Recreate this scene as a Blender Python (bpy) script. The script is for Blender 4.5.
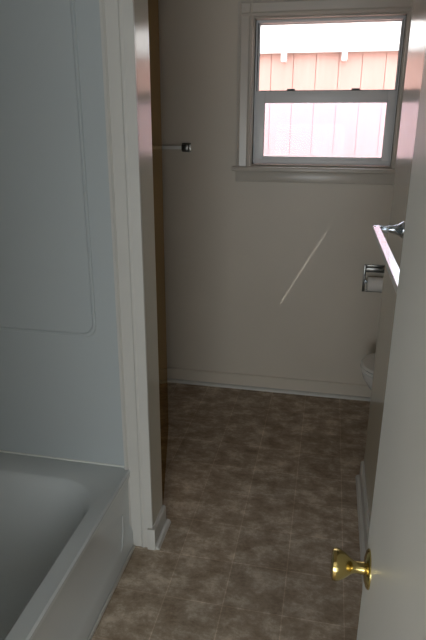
import bpy, bmesh, math, random
from mathutils import Vector, Matrix
random.seed(3)
for o in list(bpy.data.objects): bpy.data.objects.remove(o)
sc = bpy.context.scene
C = sc.collection
PI = math.pi

# ------------------------------------------------------------------ camera
YAW, PITCH, ROLL = math.radians(11.6), math.radians(-18.9), math.radians(0.3)
cam = bpy.data.cameras.new('camera'); co = bpy.data.objects.new('camera', cam); C.objects.link(co)
fw = Vector((-math.sin(YAW)*math.cos(PITCH), math.cos(YAW)*math.cos(PITCH), math.sin(PITCH)))
rt = Vector((math.cos(YAW), math.sin(YAW), 0)); up = rt.cross(fw)
r2 = rt*math.cos(ROLL)+up*math.sin(ROLL); u2 = up*math.cos(ROLL)-rt*math.sin(ROLL)
m = Matrix((r2, u2, -fw)).transposed().to_4x4(); m.translation = Vector((0, 0, 1.65))
co.matrix_world = m
cam.sensor_fit = 'VERTICAL'; cam.sensor_height = 36; cam.lens = 555/640*36
cam.clip_start = 0.02
sc.camera = co

# ------------------------------------------------------------------ world, sun, fill for the daylight of the hall, exposure
W = bpy.data.worlds.new('sky'); sc.world = W; W.use_nodes = True
nt = W.node_tree; bg = nt.nodes['Background']
sky = nt.nodes.new('ShaderNodeTexSky'); sky.sky_type = 'HOSEK_WILKIE'; sky.turbidity = 4; sky.ground_albedo = .4
sky.sun_direction = (0.1, -0.8, 0.6)
mixn = nt.nodes.new('ShaderNodeMixRGB'); mixn.inputs[0].default_value = .75; mixn.inputs[2].default_value = (.95, .97, 1, 1)
nt.links.new(sky.outputs[0], mixn.inputs[1]); nt.links.new(mixn.outputs[0], bg.inputs[0])
bg.inputs[1].default_value = 5.0

def light(name, kind, loc, direction, energy, col, **k):
    l = bpy.data.lights.new(name, kind); l.energy = energy; l.color = col
    for a, b in k.items(): setattr(l, a, b)
    o = bpy.data.objects.new(name, l); C.objects.link(o); o.location = loc
    o.rotation_euler = Vector(direction).to_track_quat('-Z', 'Y').to_euler()
    return o
SUN_EL = math.radians(12)
light('sun', 'SUN', (0, -4, 5), (0, math.cos(SUN_EL), -math.sin(SUN_EL)), 3.3, (1, .97, .93), angle=math.radians(.12))
light('hall_daylight_fill', 'AREA', (-.15, -2.35, 1.10), (-.02, 1, .03), 72.0, (.88, .95, 1), shape='RECTANGLE', size=2.1, size_y=1.3)  # added area fill, stands in for daylight coming from the unseen hall
sc.view_settings.view_transform = 'Standard'; sc.view_settings.look = 'None'
sc.view_settings.gamma = 1; sc.view_settings.use_curve_mapping = False
sc.view_settings.exposure = 0.0

# ------------------------------------------------------------------ materials
def mat(name, col, rough=.5, metal=0, spec=.5, bump=None, var=None, coat=0, trans=0, coat_rough=.05):
    M = bpy.data.materials.new(name); M.use_nodes = True
    n = M.node_tree.nodes; L = M.node_tree.links; b = n['Principled BSDF']
    b.inputs['Base Color'].default_value = (*col, 1); b.inputs['Roughness'].default_value = rough
    b.inputs['Metallic'].default_value = metal; b.inputs['Specular IOR Level'].default_value = spec
    b.inputs['Coat Weight'].default_value = coat; b.inputs['Coat Roughness'].default_value = coat_rough
    b.inputs['Transmission Weight'].default_value = trans
    tc = n.new('ShaderNodeTexCoord')
    if var:
        sc_, amt = var
        t = n.new('ShaderNodeTexNoise'); t.inputs['Scale'].default_value = sc_; t.inputs['Detail'].default_value = 5
        r = n.new('ShaderNodeValToRGB')
        r.color_ramp.elements[0].position = .3; r.color_ramp.elements[1].position = .7
        r.color_ramp.elements[0].color = (*[c*(1-amt) for c in col], 1)
        r.color_ramp.elements[1].color = (*[min(1, c*(1+amt)) for c in col], 1)
        L.new(tc.outputs['Object'], t.inputs['Vector']); L.new(t.outputs['Fac'], r.inputs['Fac']); L.new(r.outputs['Color'], b.inputs['Base Color'])
    if bump:
        s, st = bump
        t = n.new('ShaderNodeTexNoise'); t.inputs['Scale'].default_value = s; t.inputs['Detail'].default_value = 3
        bp = n.new('ShaderNodeBump'); bp.inputs['Strength'].default_value = st; bp.inputs['Distance'].default_value = .002
        L.new(tc.outputs['Object'], t.inputs['Vector']); L.new(t.outputs['Fac'], bp.inputs['Height']); L.new(bp.outputs['Normal'], b.inputs['Normal'])
    return M

M_wall = mat('wall_enamel', (.60, .54, .45), .45, spec=.5, bump=(5, .10), var=(2.0, .03))
M_gloss = mat('gloss_enamel', (.56, .52, .43), .17, spec=.5)
M_casing = mat('window_enamel', (.56, .515, .45), .3, bump=(9, .08), var=(6, .03))
M_trim = mat('trim_enamel', (.56, .545, .505), .28, bump=(9, .08), var=(6, .03))
M_ceil = mat('ceiling_paint', (.70, .68, .64), .8)
M_door = mat('door_enamel', (.80, .81, .79), .34, bump=(7, .10), var=(3, .02))
def brown_mat():
    M = bpy.data.materials.new('varnished_wood'); M.use_nodes = True
    n = M.node_tree.nodes; L = M.node_tree.links; n.remove(n['Principled BSDF'])
    tc = n.new('ShaderNodeTexCoord'); mp = n.new('ShaderNodeMapping'); mp.inputs['Scale'].default_value = (20, 20, 1)
    t = n.new('ShaderNodeTexNoise'); t.inputs['Scale'].default_value = 3; t.inputs['Detail'].default_value = 6
    L.new(tc.outputs['Object'], mp.inputs[0]); L.new(mp.outputs[0], t.inputs['Vector'])
    r = n.new('ShaderNodeValToRGB'); r.color_ramp.elements[0].color = (.10, .06, .025, 1); r.color_ramp.elements[1].color = (.16, .10, .045, 1)
    L.new(t.outputs['Fac'], r.inputs['Fac'])
    d = n.new('ShaderNodeBsdfDiffuse'); L.new(r.outputs[0], d.inputs[0])
    g = n.new('ShaderNodeBsdfGlossy'); g.inputs[0].default_value = (.62, .46, .27, 1); g.inputs['Roughness'].default_value = .04
    mx = n.new('ShaderNodeMixShader'); mx.inputs[0].default_value = .75
    L.new(d.outputs[0], mx.inputs[1]); L.new(g.outputs[0], mx.inputs[2]); L.new(mx.outputs[0], n['Material Output'].inputs[0]); return M
M_brown = brown_mat()
M_tub = mat('tub_acrylic', (.61, .64, .64), .22, spec=.5, var=(2, .02))
M_surr = mat('surround_acrylic', (.43, .465, .47), .35, spec=.4, bump=(12, .12))
M_chrome = mat('chrome', (.64, .73, .84), .16, metal=1)
M_nickel = mat('dull_chrome', (.20, .20, .19), .28, metal=1)
M_brass = mat('polished_brass', (.52, .41, .16), .18, metal=1)
M_porc = mat('porcelain', (.78, .77, .73), .1, coat=.5)
M_paper = mat('toilet_paper', (.80, .78, .74), .95, bump=(60, .3))
M_vinyl = mat('window_vinyl', (.80, .80, .80), .4)
M_grey = mat('gasket_grey', (.14, .14, .14), .6)
M_caulk = mat('caulk', (.80, .80, .76), .6)
M_soffit = mat('fascia_white', (.85, .85, .84), .6, var=(3, .03))
M_ground = mat('gravel_ground', (.30, .27, .22), .9, var=(8, .2))

def glass_mat():
    M = bpy.data.materials.new('window_glass'); M.use_nodes = True
    n = M.node_tree.nodes; L = M.node_tree.links; n.remove(n['Principled BSDF'])
    t = n.new('ShaderNodeBsdfTransparent'); g = n.new('ShaderNodeBsdfGlossy'); g.inputs['Roughness'].default_value = .02
    f = n.new('ShaderNodeFresnel'); f.inputs[0].default_value = 1.12; mx = n.new('ShaderNodeMixShader')
    L.new(f.outputs[0], mx.inputs[0]); L.new(t.outputs[0], mx.inputs[1]); L.new(g.outputs[0], mx.inputs[2])
    L.new(mx.outputs[0], n['Material Output'].inputs[0]); return M
def screen_mat():
    M = bpy.data.materials.new('insect_screen_mesh'); M.use_nodes = True
    n = M.node_tree.nodes; L = M.node_tree.links; n.remove(n['Principled BSDF'])
    t = n.new('ShaderNodeBsdfTransparent'); d = n.new('ShaderNodeBsdfTranslucent'); d.inputs[0].default_value = (.64, .70, .95, 1)
    d2 = n.new('ShaderNodeBsdfDiffuse'); d2.inputs[0].default_value = (.5, .5, .55, 1)
    a = n.new('ShaderNodeAddShader'); L.new(d.outputs[0], a.inputs[0]); L.new(d2.outputs[0], a.inputs[1])
    mx = n.new('ShaderNodeMixShader'); mx.inputs[0].default_value = .18
    L.new(t.outputs[0], mx.inputs[1]); L.new(d.outputs[0], mx.inputs[2])
    L.new(mx.outputs[0], n['Material Output'].inputs[0]); return M
M_glass = glass_mat(); M_screen = screen_mat()

def floor_mat():
    M = bpy.data.materials.new('mottled_vinyl_tile'); M.use_nodes = True
    n = M.node_tree.nodes; L = M.node_tree.links; b = n['Principled BSDF']
    tc = n.new('ShaderNodeTexCoord')
    mp = n.new('ShaderNodeMapping'); mp.inputs['Location'].default_value = (.062, -.022, 0)
    L.new(tc.outputs['Object'], mp.inputs['Vector'])
    br = n.new('ShaderNodeTexBrick'); br.offset = 0; br.squash = 1
    br.inputs['Scale'].default_value = 1; br.inputs['Brick Width'].default_value = .218; br.inputs['Row Height'].default_value = .22
    br.inputs['Mortar Size'].default_value = .0022; br.inputs['Mortar Smooth'].default_value = .4; br.inputs['Bias'].default_value = 0
    br.inputs['Color1'].default_value = (.90, .90, .90, 1); br.inputs['Color2'].default_value = (1.08, 1.08, 1.08, 1); br.inputs['Mortar'].default_value = (1.36, 1.36, 1.38, 1)
    L.new(mp.outputs[0], br.inputs['Vector'])
    st = n.new('ShaderNodeMapping'); st.inputs['Scale'].default_value = (1, 1.35, 1)
    L.new(tc.outputs['Object'], st.inputs['Vector'])
    t = n.new('ShaderNodeTexNoise'); t.inputs['Scale'].default_value = 8; t.inputs['Detail'].default_value = 12; t.inputs['Roughness'].default_value = .78; t.inputs['Distortion'].default_value = .1
    L.new(st.outputs[0], t.inputs['Vector'])
    r = n.new('ShaderNodeValToRGB'); e = r.color_ramp.elements
    e[0].position = .38; e[0].color = (.25, .185, .125, 1); e[1].position = .63; e[1].color = (.62, .53, .42, 1)
    x = e.new(.5); x.color = (.38, .30, .22, 1)
    L.new(t.outputs['Fac'], r.inputs['Fac'])
    mu = n.new('ShaderNodeMixRGB'); mu.blend_type = 'MULTIPLY'; mu.inputs[0].default_value = 1
    L.new(r.outputs[0], mu.inputs[1]); L.new(br.outputs['Color'], mu.inputs[2]); L.new(mu.outputs[0], b.inputs['Base Color'])
    b.inputs['Roughness'].default_value = .5; b.inputs['Specular IOR Level'].default_value = .3
    bp = n.new('ShaderNodeBump'); bp.inputs['Strength'].default_value = .25; bp.inputs['Distance'].default_value = .002
    L.new(t.outputs['Fac'], bp.inputs['Height']); L.new(bp.outputs[0], b.inputs['Normal'])
    return M
M_floor = floor_mat()

def siding_mat():
    M = bpy.data.materials.new('painted_siding'); M.use_nodes = True
    n = M.node_tree.nodes; L = M.node_tree.links; b = n['Principled BSDF']
    tc = n.new('ShaderNodeTexCoord'); t = n.new('ShaderNodeTexNoise'); t.inputs['Scale'].default_value = 3; t.inputs['Detail'].default_value = 4
    mp = n.new('ShaderNodeMapping'); mp.inputs['Scale'].default_value = (6, 1, .6)
    L.new(tc.outputs['Object'], mp.inputs[0]); L.new(mp.outputs[0], t.inputs['Vector'])
    r = n.new('ShaderNodeValToRGB'); r.color_ramp.elements[0].color = (.61, .35, .30, 1); r.color_ramp.elements[1].color = (.70, .44, .39, 1)
    L.new(t.outputs['Fac'], r.inputs['Fac']); L.new(r.outputs[0], b.inputs['Base Color']); b.inputs['Roughness'].default_value = .8
    return M
M_siding = siding_mat()

# ------------------------------------------------------------------ mesh helpers
def bx(bm, x0, y0, z0, x1, y1, z1, bev=0, seg=2):
    vs = [bm.verts.new((x, y, z)) for x in (x0, x1) for y in (y0, y1) for z in (z0, z1)]
    fs = [bm.faces.new([vs[i] for i in q]) for q in ((0,1,3,2),(4,6,7,5),(0,4,5,1),(2,3,7,6),(0,2,6,4),(1,5,7,3))]
    if bev:
        es = list({e for f in fs for e in f.edges})
        bmesh.ops.bevel(bm, geom=es, offset=bev, segments=seg, profile=.5, affect='EDGES')
def lathe(bm, prof, origin, axis, n=32, cap=True):
    ax = Vector(axis).normalized(); q = ax.to_track_quat('Z', 'Y'); o = Vector(origin); rings = []
    for r, h in prof:
        rings.append([bm.verts.new(o + q @ Vector((r*math.cos(2*PI*k/n), r*math.sin(2*PI*k/n), h))) for k in range(n)])
    for a, b in zip(rings, rings[1:]):
        for k in range(n): bm.faces.new((a[k], a[(k+1) % n], b[(k+1) % n], b[k]))
    if cap: bm.faces.new(rings[0][::-1]); bm.faces.new(rings[-1])
def prism(bm, pts, axis, a, b):
    """pts: 2D outline; axis X/Y/Z = extrusion axis, between a and b"""
    def P(p, h): return {'X': (h, p[0], p[1]), 'Y': (p[0], h, p[1]), 'Z': (p[0], p[1], h)}[axis]
    A = [bm.verts.new(P(p, a)) for p in pts]; B = [bm.verts.new(P(p, b)) for p in pts]
    n = len(pts); bm.faces.new(A); bm.faces.new(B[::-1])
    for k in range(n): bm.faces.new((A[k], B[k], B[(k+1) % n], A[(k+1) % n]))
def loft(bm, loops, cap0=False, cap1=False):
    R = [[bm.verts.new(p) for p in l] for l in loops]; n = len(loops[0])
    for a, b in zip(R, R[1:]):
        for k in range(n): bm.faces.new((a[k], a[(k+1) % n], b[(k+1) % n], b[k]))
    if cap0: bm.faces.new(R[0][::-1])
    if cap1: bm.faces.new(R[-1])
    return R
def obj(name, bm, mt, parent=None, smooth=False, loc=None):
    bmesh.ops.remove_doubles(bm, verts=bm.verts, dist=1e-6)
    bmesh.ops.recalc_face_normals(bm, faces=bm.faces)
    me = bpy.data.meshes.new(name); bm.to_mesh(me); bm.free(); me.materials.append(mt)
    o = bpy.data.objects.new(name, me); C.objects.link(o)
    if smooth:
        for p in me.polygons: p.use_smooth = True
        me.set_sharp_from_angle(angle=math.radians(35))
    if parent:
        o.parent = parent; o.matrix_parent_inverse = parent.matrix_basis.inverted() if False else Matrix.Translation(-parent.location)
    return o
def struct(name, bm, mt, smooth=False):
    o = obj(name, bm, mt, smooth=smooth); o['kind'] = 'structure'; return o
def thing(name, label, cat, loc, group=None):
    o = bpy.data.objects.new(name, None); C.objects.link(o); o.location = loc; o.empty_display_size = .1
    o['label'] = label; o['category'] = cat
    if group: o['group'] = group
    return o
def box_obj(name, *a, mt=None, parent=None, bev=0): 
    bm = bmesh.new(); bx(bm, *a, bev=bev); return obj(name, bm, mt, parent, smooth=bev > 0)
def box_struct(name, boxes, mt, bev=0):
    bm = bmesh.new()
    for b in boxes: bx(bm, *b, bev=bev)
    return struct(name, bm, mt, smooth=bev > 0)

# ------------------------------------------------------------------ setting
YP, YF, XP = 1.804, 1.95, -.62          # partition faces and its end
YB = 3.388                              # back wall
XR = .2585                              # right wing wall
XL = -1.46
ZC = 2.44
box_struct('floor', [(-1.58, -2.37, -.05, 1.1, YB+.14, 0)], M_floor)
box_struct('ceiling', [(-1.58, -2.50, ZC, 1.1, YB+.14, ZC+.14)], M_ceil)
# back wall with window opening
WX0, WX1, WZ0, WZ1 = -.475, .335, 1.455, 2.235
box_struct('wall_back', [(-1.58, YB, 0, WX0, YB+.14, ZC), (WX1, YB, 0, 1.1, YB+.14, ZC),
                         (WX0, YB, 0, WX1, YB+.14, WZ0), (WX0, YB, WZ1, WX1, YB+.14, ZC)], M_wall)
box_struct('wall_left', [(-1.58, -2.5, 0, XL, YB, ZC)], M_wall)
bm = bmesh.new(); bx(bm, XL, YP, 0, XP, YF, ZC, bev=.004); struct('wall_partition', bm, M_gloss)
bm = bmesh.new(); bx(bm, XR, .08, 0, XR+.12, 2.49, ZC, bev=.004); bx(bm, XR+.12, 2.37, 0, .97, 2.49, ZC); struct('wall_right', bm, M_gloss)
box_struct('wall_alcove', [(.97, 2.37, 0, 1.1, YB, ZC)], M_wall)
box_struct('wall_front', [(XL, -.06, 0, -.70, .24, ZC), (.145, -.06, 0, XR+.12, .08, ZC), (-.70, -.06, 2.04, .145, .08, ZC)], M_wall)
# the hall behind the camera; a slit added in its unseen rear wall shapes the sun into a streak
box_struct('wall_hall', [(1.0, -2.5, 0, 1.1, -.06, ZC), (XR+.12, -.06, 0, 1.1, .0, ZC)], M_wall)
YR = -2.5
t_ = math.tan(SUN_EL)
def up_(p, y=YR): return (p[0], p[1] + (YB-y)*t_)
a0, a1 = up_((-.258, .612)), up_((-.006, 1.072)); hw = .0010
bm = bmesh.new()
d = Vector((a1[0]-a0[0], a1[1]-a0[1])).normalized(); nn = Vector((-d.y, d.x))*hw
H4 = [Vector(a0)+nn, Vector(a0)-nn, Vector(a1)-nn, Vector(a1)+nn]      # left-bottom, right-bottom, right-top, left-top
O4 = [Vector((XL, 0)), Vector((1.0, 0)), Vector((1.0, ZC)), Vector((XL, ZC))]
for k in range(4):
    q = [O4[k], O4[(k+1) % 4], H4[(k+1) % 4], H4[k]]
    bm.faces.new([bm.verts.new((p.x, YR, p.y)) for p in q])
struct('wall_rear_slit', bm, M_wall)

# baseboards + shoe moulding
def base_profile(h=.098, t=.014): return [(0, 0), (t, 0), (t, h-.008), (t-.006, h), (0, h)]
def shoe(s=.016): return [(0, 0), (s, 0), (s*.92, s*.45), (s*.6, s*.85), (0, s)]
bm = bmesh.new(); prism(bm, [(YB-a, b) for a, b in base_profile()], 'X', -1.46, .97); struct('baseboard_back', bm, M_wall)
bm = bmesh.new(); prism(bm, [(YB-.014-a, b) for a, b in shoe(.02)], 'X', -1.46, .97); struct('trim_1', bm, M_trim)
bm = bmesh.new(); prism(bm, [(XP+a, b) for a, b in base_profile(.098)], 'Y', YP-.016, YF-.0); struct('baseboard_partition', bm, M_trim)
bm = bmesh.new(); prism(bm, [(XP+.014+a, b) for a, b in shoe(.018)], 'Y', YP-.018, YF+.012); struct('trim_2', bm, M_trim)
bm = bmesh.new(); prism(bm, [(XR-a, b) for a, b in base_profile(.098)], 'Y', .08, 2.485); struct('baseboard_right', bm, M_trim)
bm = bmesh.new(); prism(bm, [(XR-.014-a, b) for a, b in shoe(.018)], 'Y', .08, 2.485); struct('trim_3', bm, M_trim)
# casing on the partition's tub side, moulded: stepped profile
cx0, cx1 = -.722, -.636
pr = [(cx0, YP), (cx0, YP-.020), (cx0+.010, YP-.022), (cx0+.016, YP-.014), (cx0+.055, YP-.012), (cx0+.062, YP-.017), (cx0+.070, YP-.013), (XP+.002, YP-.011), (XP+.002, YP)]
bm = bmesh.new(); prism(bm, pr, 'Z', 0, ZC); struct('trim_4', bm, M_trim)
# stops along the partition base on the tub side of the casing foot
box_struct('trim_5', [(XP-.018, YP-.024, 0, XP+.016, YP-.010, .10)], M_trim, bev=.002)

# ------------------------------------------------------------------ window
w = bpy.data.objects.new('window_1', None); C.objects.link(w); w.location = (-.07, YB, 1.44); w['kind'] = 'structure'
def ring(bm, x0, z0, x1, z1, t, y0, y1, tb=None, tt=None, bev=.002):
    tb = t if tb is None else tb; tt = t if tt is None else tt
    bx(bm, x0, y0, z0, x0+t, y1, z1, bev=bev); bx(bm, x1-t, y0, z0, x1, y1, z1, bev=bev)
    bx(bm, x0+t, y0, z1-tt, x1-t, y1, z1, bev=bev); bx(bm, x0+t, y0, z0, x1-t, y1, z0+tb, bev=bev)
# outer casing, moulded, mitre-free boards with backband
bm = bmesh.new()
for (x0, x1, s) in ((WX0-.085, WX0, 1), (WX1, WX1+.085, -1)):
    e = x0 if s == 1 else x1
    P = [(0, 0), (0, -.026), (.012, -.029), (.020, -.020), (.060, -.017), (.070, -.024), (.080, -.020), (.085, -.012), (.085, 0)]
    prism(bm, [(e+s*a, YB+b) for a, b in P], 'Z', WZ0-.01, WZ1+.082)
P = [(0, 0), (0, -.026), (-.012, -.029), (-.020, -.020), (-.060, -.017), (-.070, -.024), (-.080, -.020), (-.085, -.012), (-.085, 0)]
prism(bm, [(YB+b-.0005, WZ1+.085+a) for a, b in P], 'X', WX0-.085, WX1+.085)
obj('casing', bm, M_casing, w)
bm = bmesh.new()
bx(bm, WX0-.105, YB-.050, WZ0-.035, WX1+.105, YB+.05, WZ0-.008, bev=.008, seg=3)
obj('window_sill', bm, M_casing, w, True)
bm = bmesh.new(); bx(bm, WX0-.085, YB-.022, WZ0-.095, WX1+.085, YB, WZ0-.035, bev=.005); obj('apron', bm, M_casing, w, True)
bm = bmesh.new(); ring(bm, WX0, WZ0-.005, WX1, WZ1, .008, YB, YB+.12); obj('jamb', bm, M_casing, w, True)
GX0, GX1 = -.452, .318
bm = bmesh.new(); ring(bm, WX0+.008, WZ0+.012, WX1-.006, WZ1-.008, .009, YB+.045, YB+.115, tb=.02, tt=.014); obj('window_frame', bm, M_vinyl, w, True)
us = bpy.data.objects.new('upper', None)
bpy.data.objects.remove(us)
# fixed upper sash (outer track) and lower sash (inner track)
bm = bmesh.new(); ring(bm, GX0-.006, 1.800, GX1+.004, 2.224, .008, YB+.085, YB+.11, tb=.05, tt=.014)
up_s = obj('upper_sash', bm, M_vinyl, w, True)
bm = bmesh.new(); bx(bm, GX0, YB+.096, 1.845, GX1, YB+.099, 2.214); g = obj('pane', bm, M_glass, up_s); g.matrix_parent_inverse = Matrix.Identity(4)
bm = bmesh.new(); ring(bm, GX0-.010, 1.460, GX1+.014, 1.862, .055, YB+.052, YB+.08, tb=.044, tt=.062)
lo_s = obj('lower_sash', bm, M_vinyl, w, True)
bm = bmesh.new(); bx(bm, GX0+.035, YB+.064, 1.495, GX1-.03, YB+.067, 1.80+.005); g2 = obj('pane', bm, M_glass, lo_s)
bm = bmesh.new(); bx(bm, GX0+.03, YB+.1125, 1.47, GX1-.0, YB+.1135, 1.81); obj('insect_screen', bm, M_screen, w)
bm = bmesh.new(); bx(bm, GX0+.01, YB+.058, 1.8625, GX1, YB+.078, 1.8665); obj('weather_strip', bm, M_grey, w)
bm = bmesh.new()
for cx in (-.26, .10): bx(bm, cx-.022, YB+.054, 1.8665, cx+.022, YB+.08, 1.875, bev=.002)
obj('latch', bm, M_grey, w, True)
for o_ in (g, g2):
    o_.matrix_parent_inverse = Matrix.Identity(4)

# ------------------------------------------------------------------ doors
def fix_child(o): o.matrix_parent_inverse = Matrix.Identity(4)
DX, DY = .111, .858
bm = bmesh.new(); bx(bm, DX, .10, .012, DX+.035, DY, 2.025, bev=.003)
door = struct('door_1', bm, M_door)
# knob: rosette, neck, flared knob with hollow face
kz, ky = .940, .800
bm = bmesh.new(); lathe(bm, [(.0005, 0), (.033, 0), (.033, .002), (.030, .005), (.022, .0075), (.0125, .009), (.0005, .009)], (DX, ky, kz), (-1, 0, 0), 40, False)
ro = obj('rosette', bm, M_brass, door, True); fix_child(ro)
bm = bmesh.new(); lathe(bm, [(.011, .008), (.010, .020), (.0105, .026), (.014, .032), (.0215, .041), (.0262, .050), (.0275, .056), (.0265, .0610), (.022, .0635), (.018, .0632), (.012, .0620), (.0005, .0615)], (DX, ky, kz), (-1, 0, 0), 40, False)
kn = obj('door_knob', bm, M_brass, door, True); fix_child(kn)
bm = bmesh.new(); bx(bm, DX+.005, DY-.001, kz-.028, DX+.030, DY+.0015, kz+.028); bx(bm, DX+.011, DY, kz-.009, DX+.024, DY+.011, kz+.009)
la = obj('latch_plate', bm, M_brass, door); fix_child(la)
bm = bmesh.new()
for z in (.25, 1.02, 1.80):
    lathe(bm, [(.006, -.045), (.006, .045)], (DX-.004, .094, z), (0, 0, 1), 12); 
hi = obj('hinge', bm, M_brass, door); fix_child(hi)
# door jamb of the entry
bm = bmesh.new(); bx(bm, .127, -.06, 0, .145, .08, 2.04); bx(bm, -.70, -.06, 0, -.682, .08, 2.04); bx(bm, -.682, -.06, 2.022, .127, .08, 2.04)
struct('door_frame', bm, M_trim)

# varnished brown door standing open past the partition
p0 = Vector((XP-.007, YF+.004, 0)); p1 = Vector((-.826, 2.75, 0))
dd = (p1-p0).normalized(); nv = Vector((-dd.y, dd.x, 0))
if nv.x > 0: nv = -nv
bm = bmesh.new()
pts = [p0, p1, p1+nv*.035, p0+nv*.035]
prism(bm, [(p.x, p.y) for p in pts], 'Z', .006, 2.40)
struct('door_2', bm, M_brown)

# ------------------------------------------------------------------ bathtub
TX1, TX0, TY0, TY1, TZ = -.700, -1.455, .245, 1.800, .372
def rrect(x0, y0, x1, y1, r, z, n=10):
    P = []
    for (cx, cy, a) in ((x1-r, y1-r, 0), (x0+r, y1-r, 90), (x0+r, y0+r, 180), (x1-r, y0+r, 270)):
        for k in range(n+1):
            t = math.radians(a+90*k/n); P.append((cx+r*math.cos(t), cy+r*math.sin(t), z))
    return P
tub = thing('bathtub', 'grey-white built-in bathtub with a straight apron along the tile floor', 'bathtub', (-1.08, 1.02, 0))
def sub(loop_pts):  # densify straight sides so the basin can curve
    return loop_pts
bm = bmesh.new()
L = [rrect(TX0, TY0, TX1-.004, TY1, .004, TZ-.02), rrect(TX0, TY0, TX1, TY1, .006, TZ-.008), rrect(TX0+.004, TY0+.004, TX1-.006, TY1-.004, .008, TZ),
     rrect(TX0+.07, TY0+.10, TX1-.058, TY1-.115, .17, TZ+.001), rrect(TX0+.076, TY0+.106, TX1-.066, TY1-.124, .17, TZ-.005),
     rrect(TX0+.085, TY0+.115, TX1-.078, TY1-.145, .17, TZ-.03), rrect(TX0+.10, TY0+.13, TX1-.095, TY1-.20, .17, TZ-.12),
     rrect(TX0+.12, TY0+.16, TX1-.115, TY1-.28, .16, TZ-.24), rrect(TX0+.15, TY0+.20, TX1-.145, TY1-.34, .14, TZ-.295), rrect(TX0+.22, TY0+.28, TX1-.22, TY1-.42, .10, TZ-.315)]
loft(bm, L, cap1=True)
obj('basin', bm, M_tub, tub, True)
# apron: slightly battered skirt with a recessed toe line
bm = bmesh.new()
ap = [(TX1-.004, TZ-.018), (TX1-.001, TZ-.012), (TX1-.002, TZ-.03), (TX1-.010, TZ-.05), (TX1-.012, .11), (TX1-.006, .09), (TX1-.002, .07), (TX1-.002, .0), (TX1-.05, 0), (TX1-.05, TZ-.03)]
prism(bm, ap, 'Y', TY0, TY1-.0)
obj('apron', bm, M_tub, tub, True)
bm = bmesh.new(); lathe(bm, [(.0005, 0), (.03, 0), (.03, .003), (.0005, .004)], (-1.08, .62, TZ-.315), (0, 0, 1), 24, False); obj('drain', bm, M_chrome, tub, True)
# pressed ridge on the apron, turning up near the far end
bm = bmesh.new(); path = []
for k in range(9):
    t = math.radians(90*k/8); path.append((1.62+.09*math.cos(t), .155-.09*math.sin(t)))
path = [(1.712, .21)] + path + [(1.2, .062), (.8, .062), (TY0+.05, .062)]
loops = []
for i, (yy, zz) in enumerate(path):
    a = Vector(path[max(i-1, 0)]); b = Vector(path[min(i+1, len(path)-1)]); d_ = (b-a).normalized(); q_ = Vector((-d_.y, d_.x))
    xx = TX1-.011 if zz > .10 else TX1-.005
    loops.append([(xx+.0025*math.sin(2*PI*k/8), yy+q_.x*.006*math.cos(2*PI*k/8), zz+q_.y*.006*math.cos(2*PI*k/8)) for k in range(8)])
loft(bm, loops, True, True)
obj('apron_ridge', bm, M_tub, tub, True)
# caulk bead between tub and floor
box_struct('trim_6', [(TX1-.001, TY0, 0, TX1+.009, TY1-.018, .012)], M_trim, bev=.003)

# surround: end panel with a pressed rounded field, back panel on the left wall
sur = thing('tub_surround', 'smooth bluish-white tub surround panels above the bathtub with a rounded pressed outline', 'surround', (-1.08, YP, TZ))
bm = bmesh.new()
def rr2(x0, z0, x1, z1, r, y, n=8): return [(p[0], y, p[1]) for p in [(q[0], q[1]) for q in rrect(x0, z0, x1, z1, r, 0, n)]]
S0 = TZ+.004
y_ = YP-.006
L = [rr2(XL+.006, S0, -.722, 2.30, .002, YP-.0005), rr2(XL+.006, S0, -.722, 2.30, .002, y_), rr2(XL+.1, .918, -.806, 2.20, .05, y_),
     rr2(XL+.103, .921, -.809, 2.197, .05, y_-.005), rr2(XL+.111, .929, -.817, 2.189, .047, y_-.005), rr2(XL+.116, .934, -.822, 2.184, .045, y_)]
loft(bm, L, cap1=True)
obj('end_panel', bm, M_surr, sur, True)
box_struct('surround_side_panel', [(XL, TY0, S0, XL+.004, YP-.016, 2.30)], M_surr)  # side panel of the tub surround on the left wall, out of view
bm = bmesh.new(); bx(bm, XL+.005, YP-.012, TZ+.0015, -.722, YP-.004, TZ+.008, bev=.002); obj('caulk_bead', bm, M_caulk, sur, True)

# ------------------------------------------------------------------ towel bars
tb = thing('towel_bar', 'long square chrome towel bar on the right wall, close to the white door', 'towel bar', (XR, 1.5, 1.33))
bz = 1.325
def towel_post(parent, base, direction, length, m1):
    d = Vector(direction)
    bm = bmesh.new(); lathe(bm, [(.0005, 0), (.027, 0), (.027, .004), (.022, .010), (.017, .022), (.0135, .034), (.0005, .034)], base, d, 4 if m1 is M_nickel else 28, False)
    obj('flange', bm, m1, parent, m1 is not M_nickel)
YF1, YN1 = 2.035, 1.13
for yy in (YF1-.012, YN1+.012):
    bm = bmesh.new(); lathe(bm, [(.0005, 0), (.028, 0), (.028, .004), (.024, .010), (.017, .020), (.013, .034), (.012, .052), (.0005, .052)], (XR, yy, bz), (-1, 0, 0), 28, False)
    obj('post', bm, M_chrome, tb, True)
    bm = bmesh.new(); bx(bm, .160, yy-.012, bz-.011, XR-.046, yy+.012, bz+.011, bev=.002); obj('bracket_arm', bm, M_chrome, tb, True)
bm = bmesh.new(); prism(bm, [(.1565+a, bz-.013+b) for a, b in ((.003,0),(.018,0),(.021,.003),(.021,.0235),(.0195,.025),(.0015,.0215),(0,.020),(0,.003))], 'Y', YN1, YF1); obj('bar', bm, M_chrome, tb, True)

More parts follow.
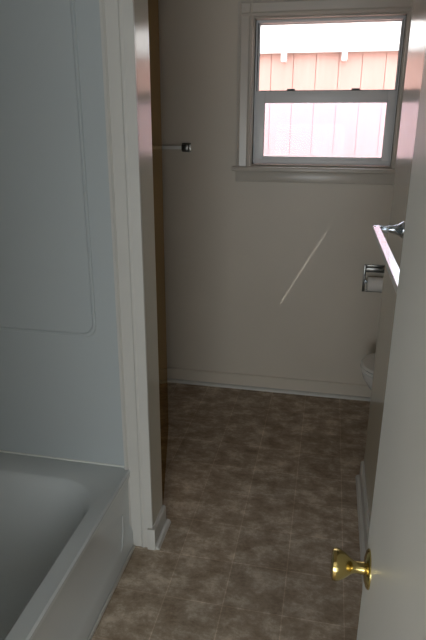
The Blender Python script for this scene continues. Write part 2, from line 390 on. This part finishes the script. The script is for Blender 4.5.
tb2 = thing('towel_bar', 'thin towel bar with small dark square bracket on the back wall', 'towel bar', (-1.1, YB, 1.55))
bz2 = 1.550
for x in (-.862, -1.40):
    bm = bmesh.new(); bx(bm, x-.028, YB-.010, bz2-.026, x+.028, YB, bz2+.026, bev=.003); bx(bm, x-.020, YB-.055, bz2-.018, x+.020, YB-.010, bz2+.018, bev=.004); obj('bracket', bm, M_nickel, tb2, True)
bm = bmesh.new(); bx(bm, -1.40, YB-.050, bz2-.010, -.862, YB-.030, bz2+.010, bev=.002); obj('bar', bm, mat('bar_acrylic', (.72, .72, .69), .3), tb2, True)

# ------------------------------------------------------------------ toilet paper holder and roll
hx0, hx1, hz0, hz1 = .232, .385, .722, .890
tp = thing('toilet_paper_holder', 'recessed chrome paper holder in the back wall beside the toilet', 'paper holder', ((hx0+hx1)/2, YB, .8))
bm = bmesh.new(); ring(bm, hx0, hz0, hx1, hz1, .014, YB-.012, YB, bev=.003); obj('frame', bm, M_nickel, tp, True)
bm = bmesh.new(); bx(bm, hx0+.010, YB-.045, .775, hx0+.018, YB-.008, .805, bev=.003); bx(bm, hx1-.018, YB-.045, .775, hx1-.010, YB-.008, .805, bev=.003)
lathe(bm, [(.006, 0), (.006, hx1-hx0-.034)], (hx0+.017, YB-.055+.018, .79), (1, 0, 0), 12)
obj('roller', bm, M_chrome, tp, True)
bm = bmesh.new(); bx(bm, hx0+.010, YB-.020, hz1-.045, hx1-.010, YB-.003, hz1-.014, bev=.006); obj('hood', bm, M_nickel, tp, True)
bm = bmesh.new()
lathe(bm, [(.018, 0), (.042, 0), (.044, .002), (.044, .103), (.042, .105), (.018, .105), (.018, 0)], (hx0+.026, YB-.052, .783), (1, 0, 0), 36, False)
r_ = obj('toilet_roll', bm, M_paper, None, True); r_['label'] = 'white toilet paper roll held in the recessed chrome holder'; r_['category'] = 'toilet roll'

# ------------------------------------------------------------------ toilet
ty = 2.965
to = thing('toilet', 'white porcelain toilet, front of its bowl showing past the right wing wall', 'toilet', (.6, ty, 0))
def oval(x0, x1, hw, z, n=40, sq=2.3):
    x0 -= .012; cx = (x0+x1)/2; a = (x1-x0)/2; P = []
    for k in range(n):
        t = 2*PI*k/n; c, s = math.cos(t), math.sin(t)
        P.append((cx+a*math.copysign(abs(c)**(2/sq), c), ty+hw*math.copysign(abs(s)**(2/sq), s), z))
    return P
bm = bmesh.new()
loft(bm, [oval(.40, .86, .105, 0), oval(.40, .86, .105, .02), oval(.405, .85, .095, .06), oval(.40, .84, .095, .14), oval(.36, .84, .12, .22), oval(.30, .82, .155, .29), oval(.262, .80, .178, .35), oval(.252, .79, .185, .385), oval(.262, .78, .178, .392), oval(.30, .72, .14, .392), oval(.33, .70, .12, .33), oval(.42, .66, .07, .24)], cap0=True, cap1=True)
obj('bowl', bm, M_porc, to, True)
bm = bmesh.new(); loft(bm, [oval(.252, .745, .186, .394), oval(.246, .745, .190, .400), oval(.250, .745, .186, .412), oval(.30, .70, .13, .412), oval(.30, .70, .13, .394), oval(.252, .745, .186, .394)]); obj('seat', bm, M_porc, to, True)
bm = bmesh.new(); loft(bm, [oval(.254, .745, .184, .414), oval(.248, .745, .188, .420), oval(.256, .740, .182, .432), oval(.32, .70, .13, .438)], cap0=True, cap1=True); obj('lid', bm, M_porc, to, True)
bm = bmesh.new(); bx(bm, .765, ty-.21, .40, .955, ty+.21, .74, bev=.02, seg=4); obj('tank', bm, M_porc, to, True)
bm = bmesh.new(); bx(bm, .755, ty-.22, .74, .962, ty+.22, .78, bev=.012, seg=3); obj('tank_lid', bm, M_porc, to, True)
bm = bmesh.new(); bx(bm, .745, ty-.17, .66, .765, ty-.10, .675, bev=.004); obj('flush_handle', bm, M_chrome, to, True)

# ------------------------------------------------------------------ outside: neighbouring wall with eave, seen through the window
box_struct('ground', [(-14, YB+.14, -.25, 14, 30, -.2)], M_ground)
nb = thing('neighbour_building', 'salmon-painted board siding building with a white eave outside the window', 'building', (0, 5.0, -.2))
bm = bmesh.new()
x = -6.0
x = -.548-.182*30
while x < 6:
    bx(bm, x+.0025, 5.0, -.2, x+.1795, 5.03, 2.40); x += .182
bx(bm, -6, 5.012, -.2, 6, 5.2, 2.40)
obj('siding', bm, M_siding, nb)
bm = bmesh.new(); bx(bm, -6.2, 4.93, 2.24, 6.2, 4.97, 2.45); bx(bm, -6.2, 4.97, 2.36, 6.2, 5.0, 2.40); obj('fascia', bm, M_soffit, nb)
bm = bmesh.new(); prism(bm, [(4.90, 2.45), (4.90, 2.49), (8.0, 3.3), (8.0, 2.45)], 'X', -6.3, 6.3); obj('roof', bm, M_soffit, nb)
for xx in [-.441+.478*k for k in range(-3, 5)]:
    bm = bmesh.new(); bx(bm, xx-.022, 4.915, 2.175, xx+.022, 5.0, 2.30, bev=.004); obj('rafter_tail', bm, M_soffit, nb, True)
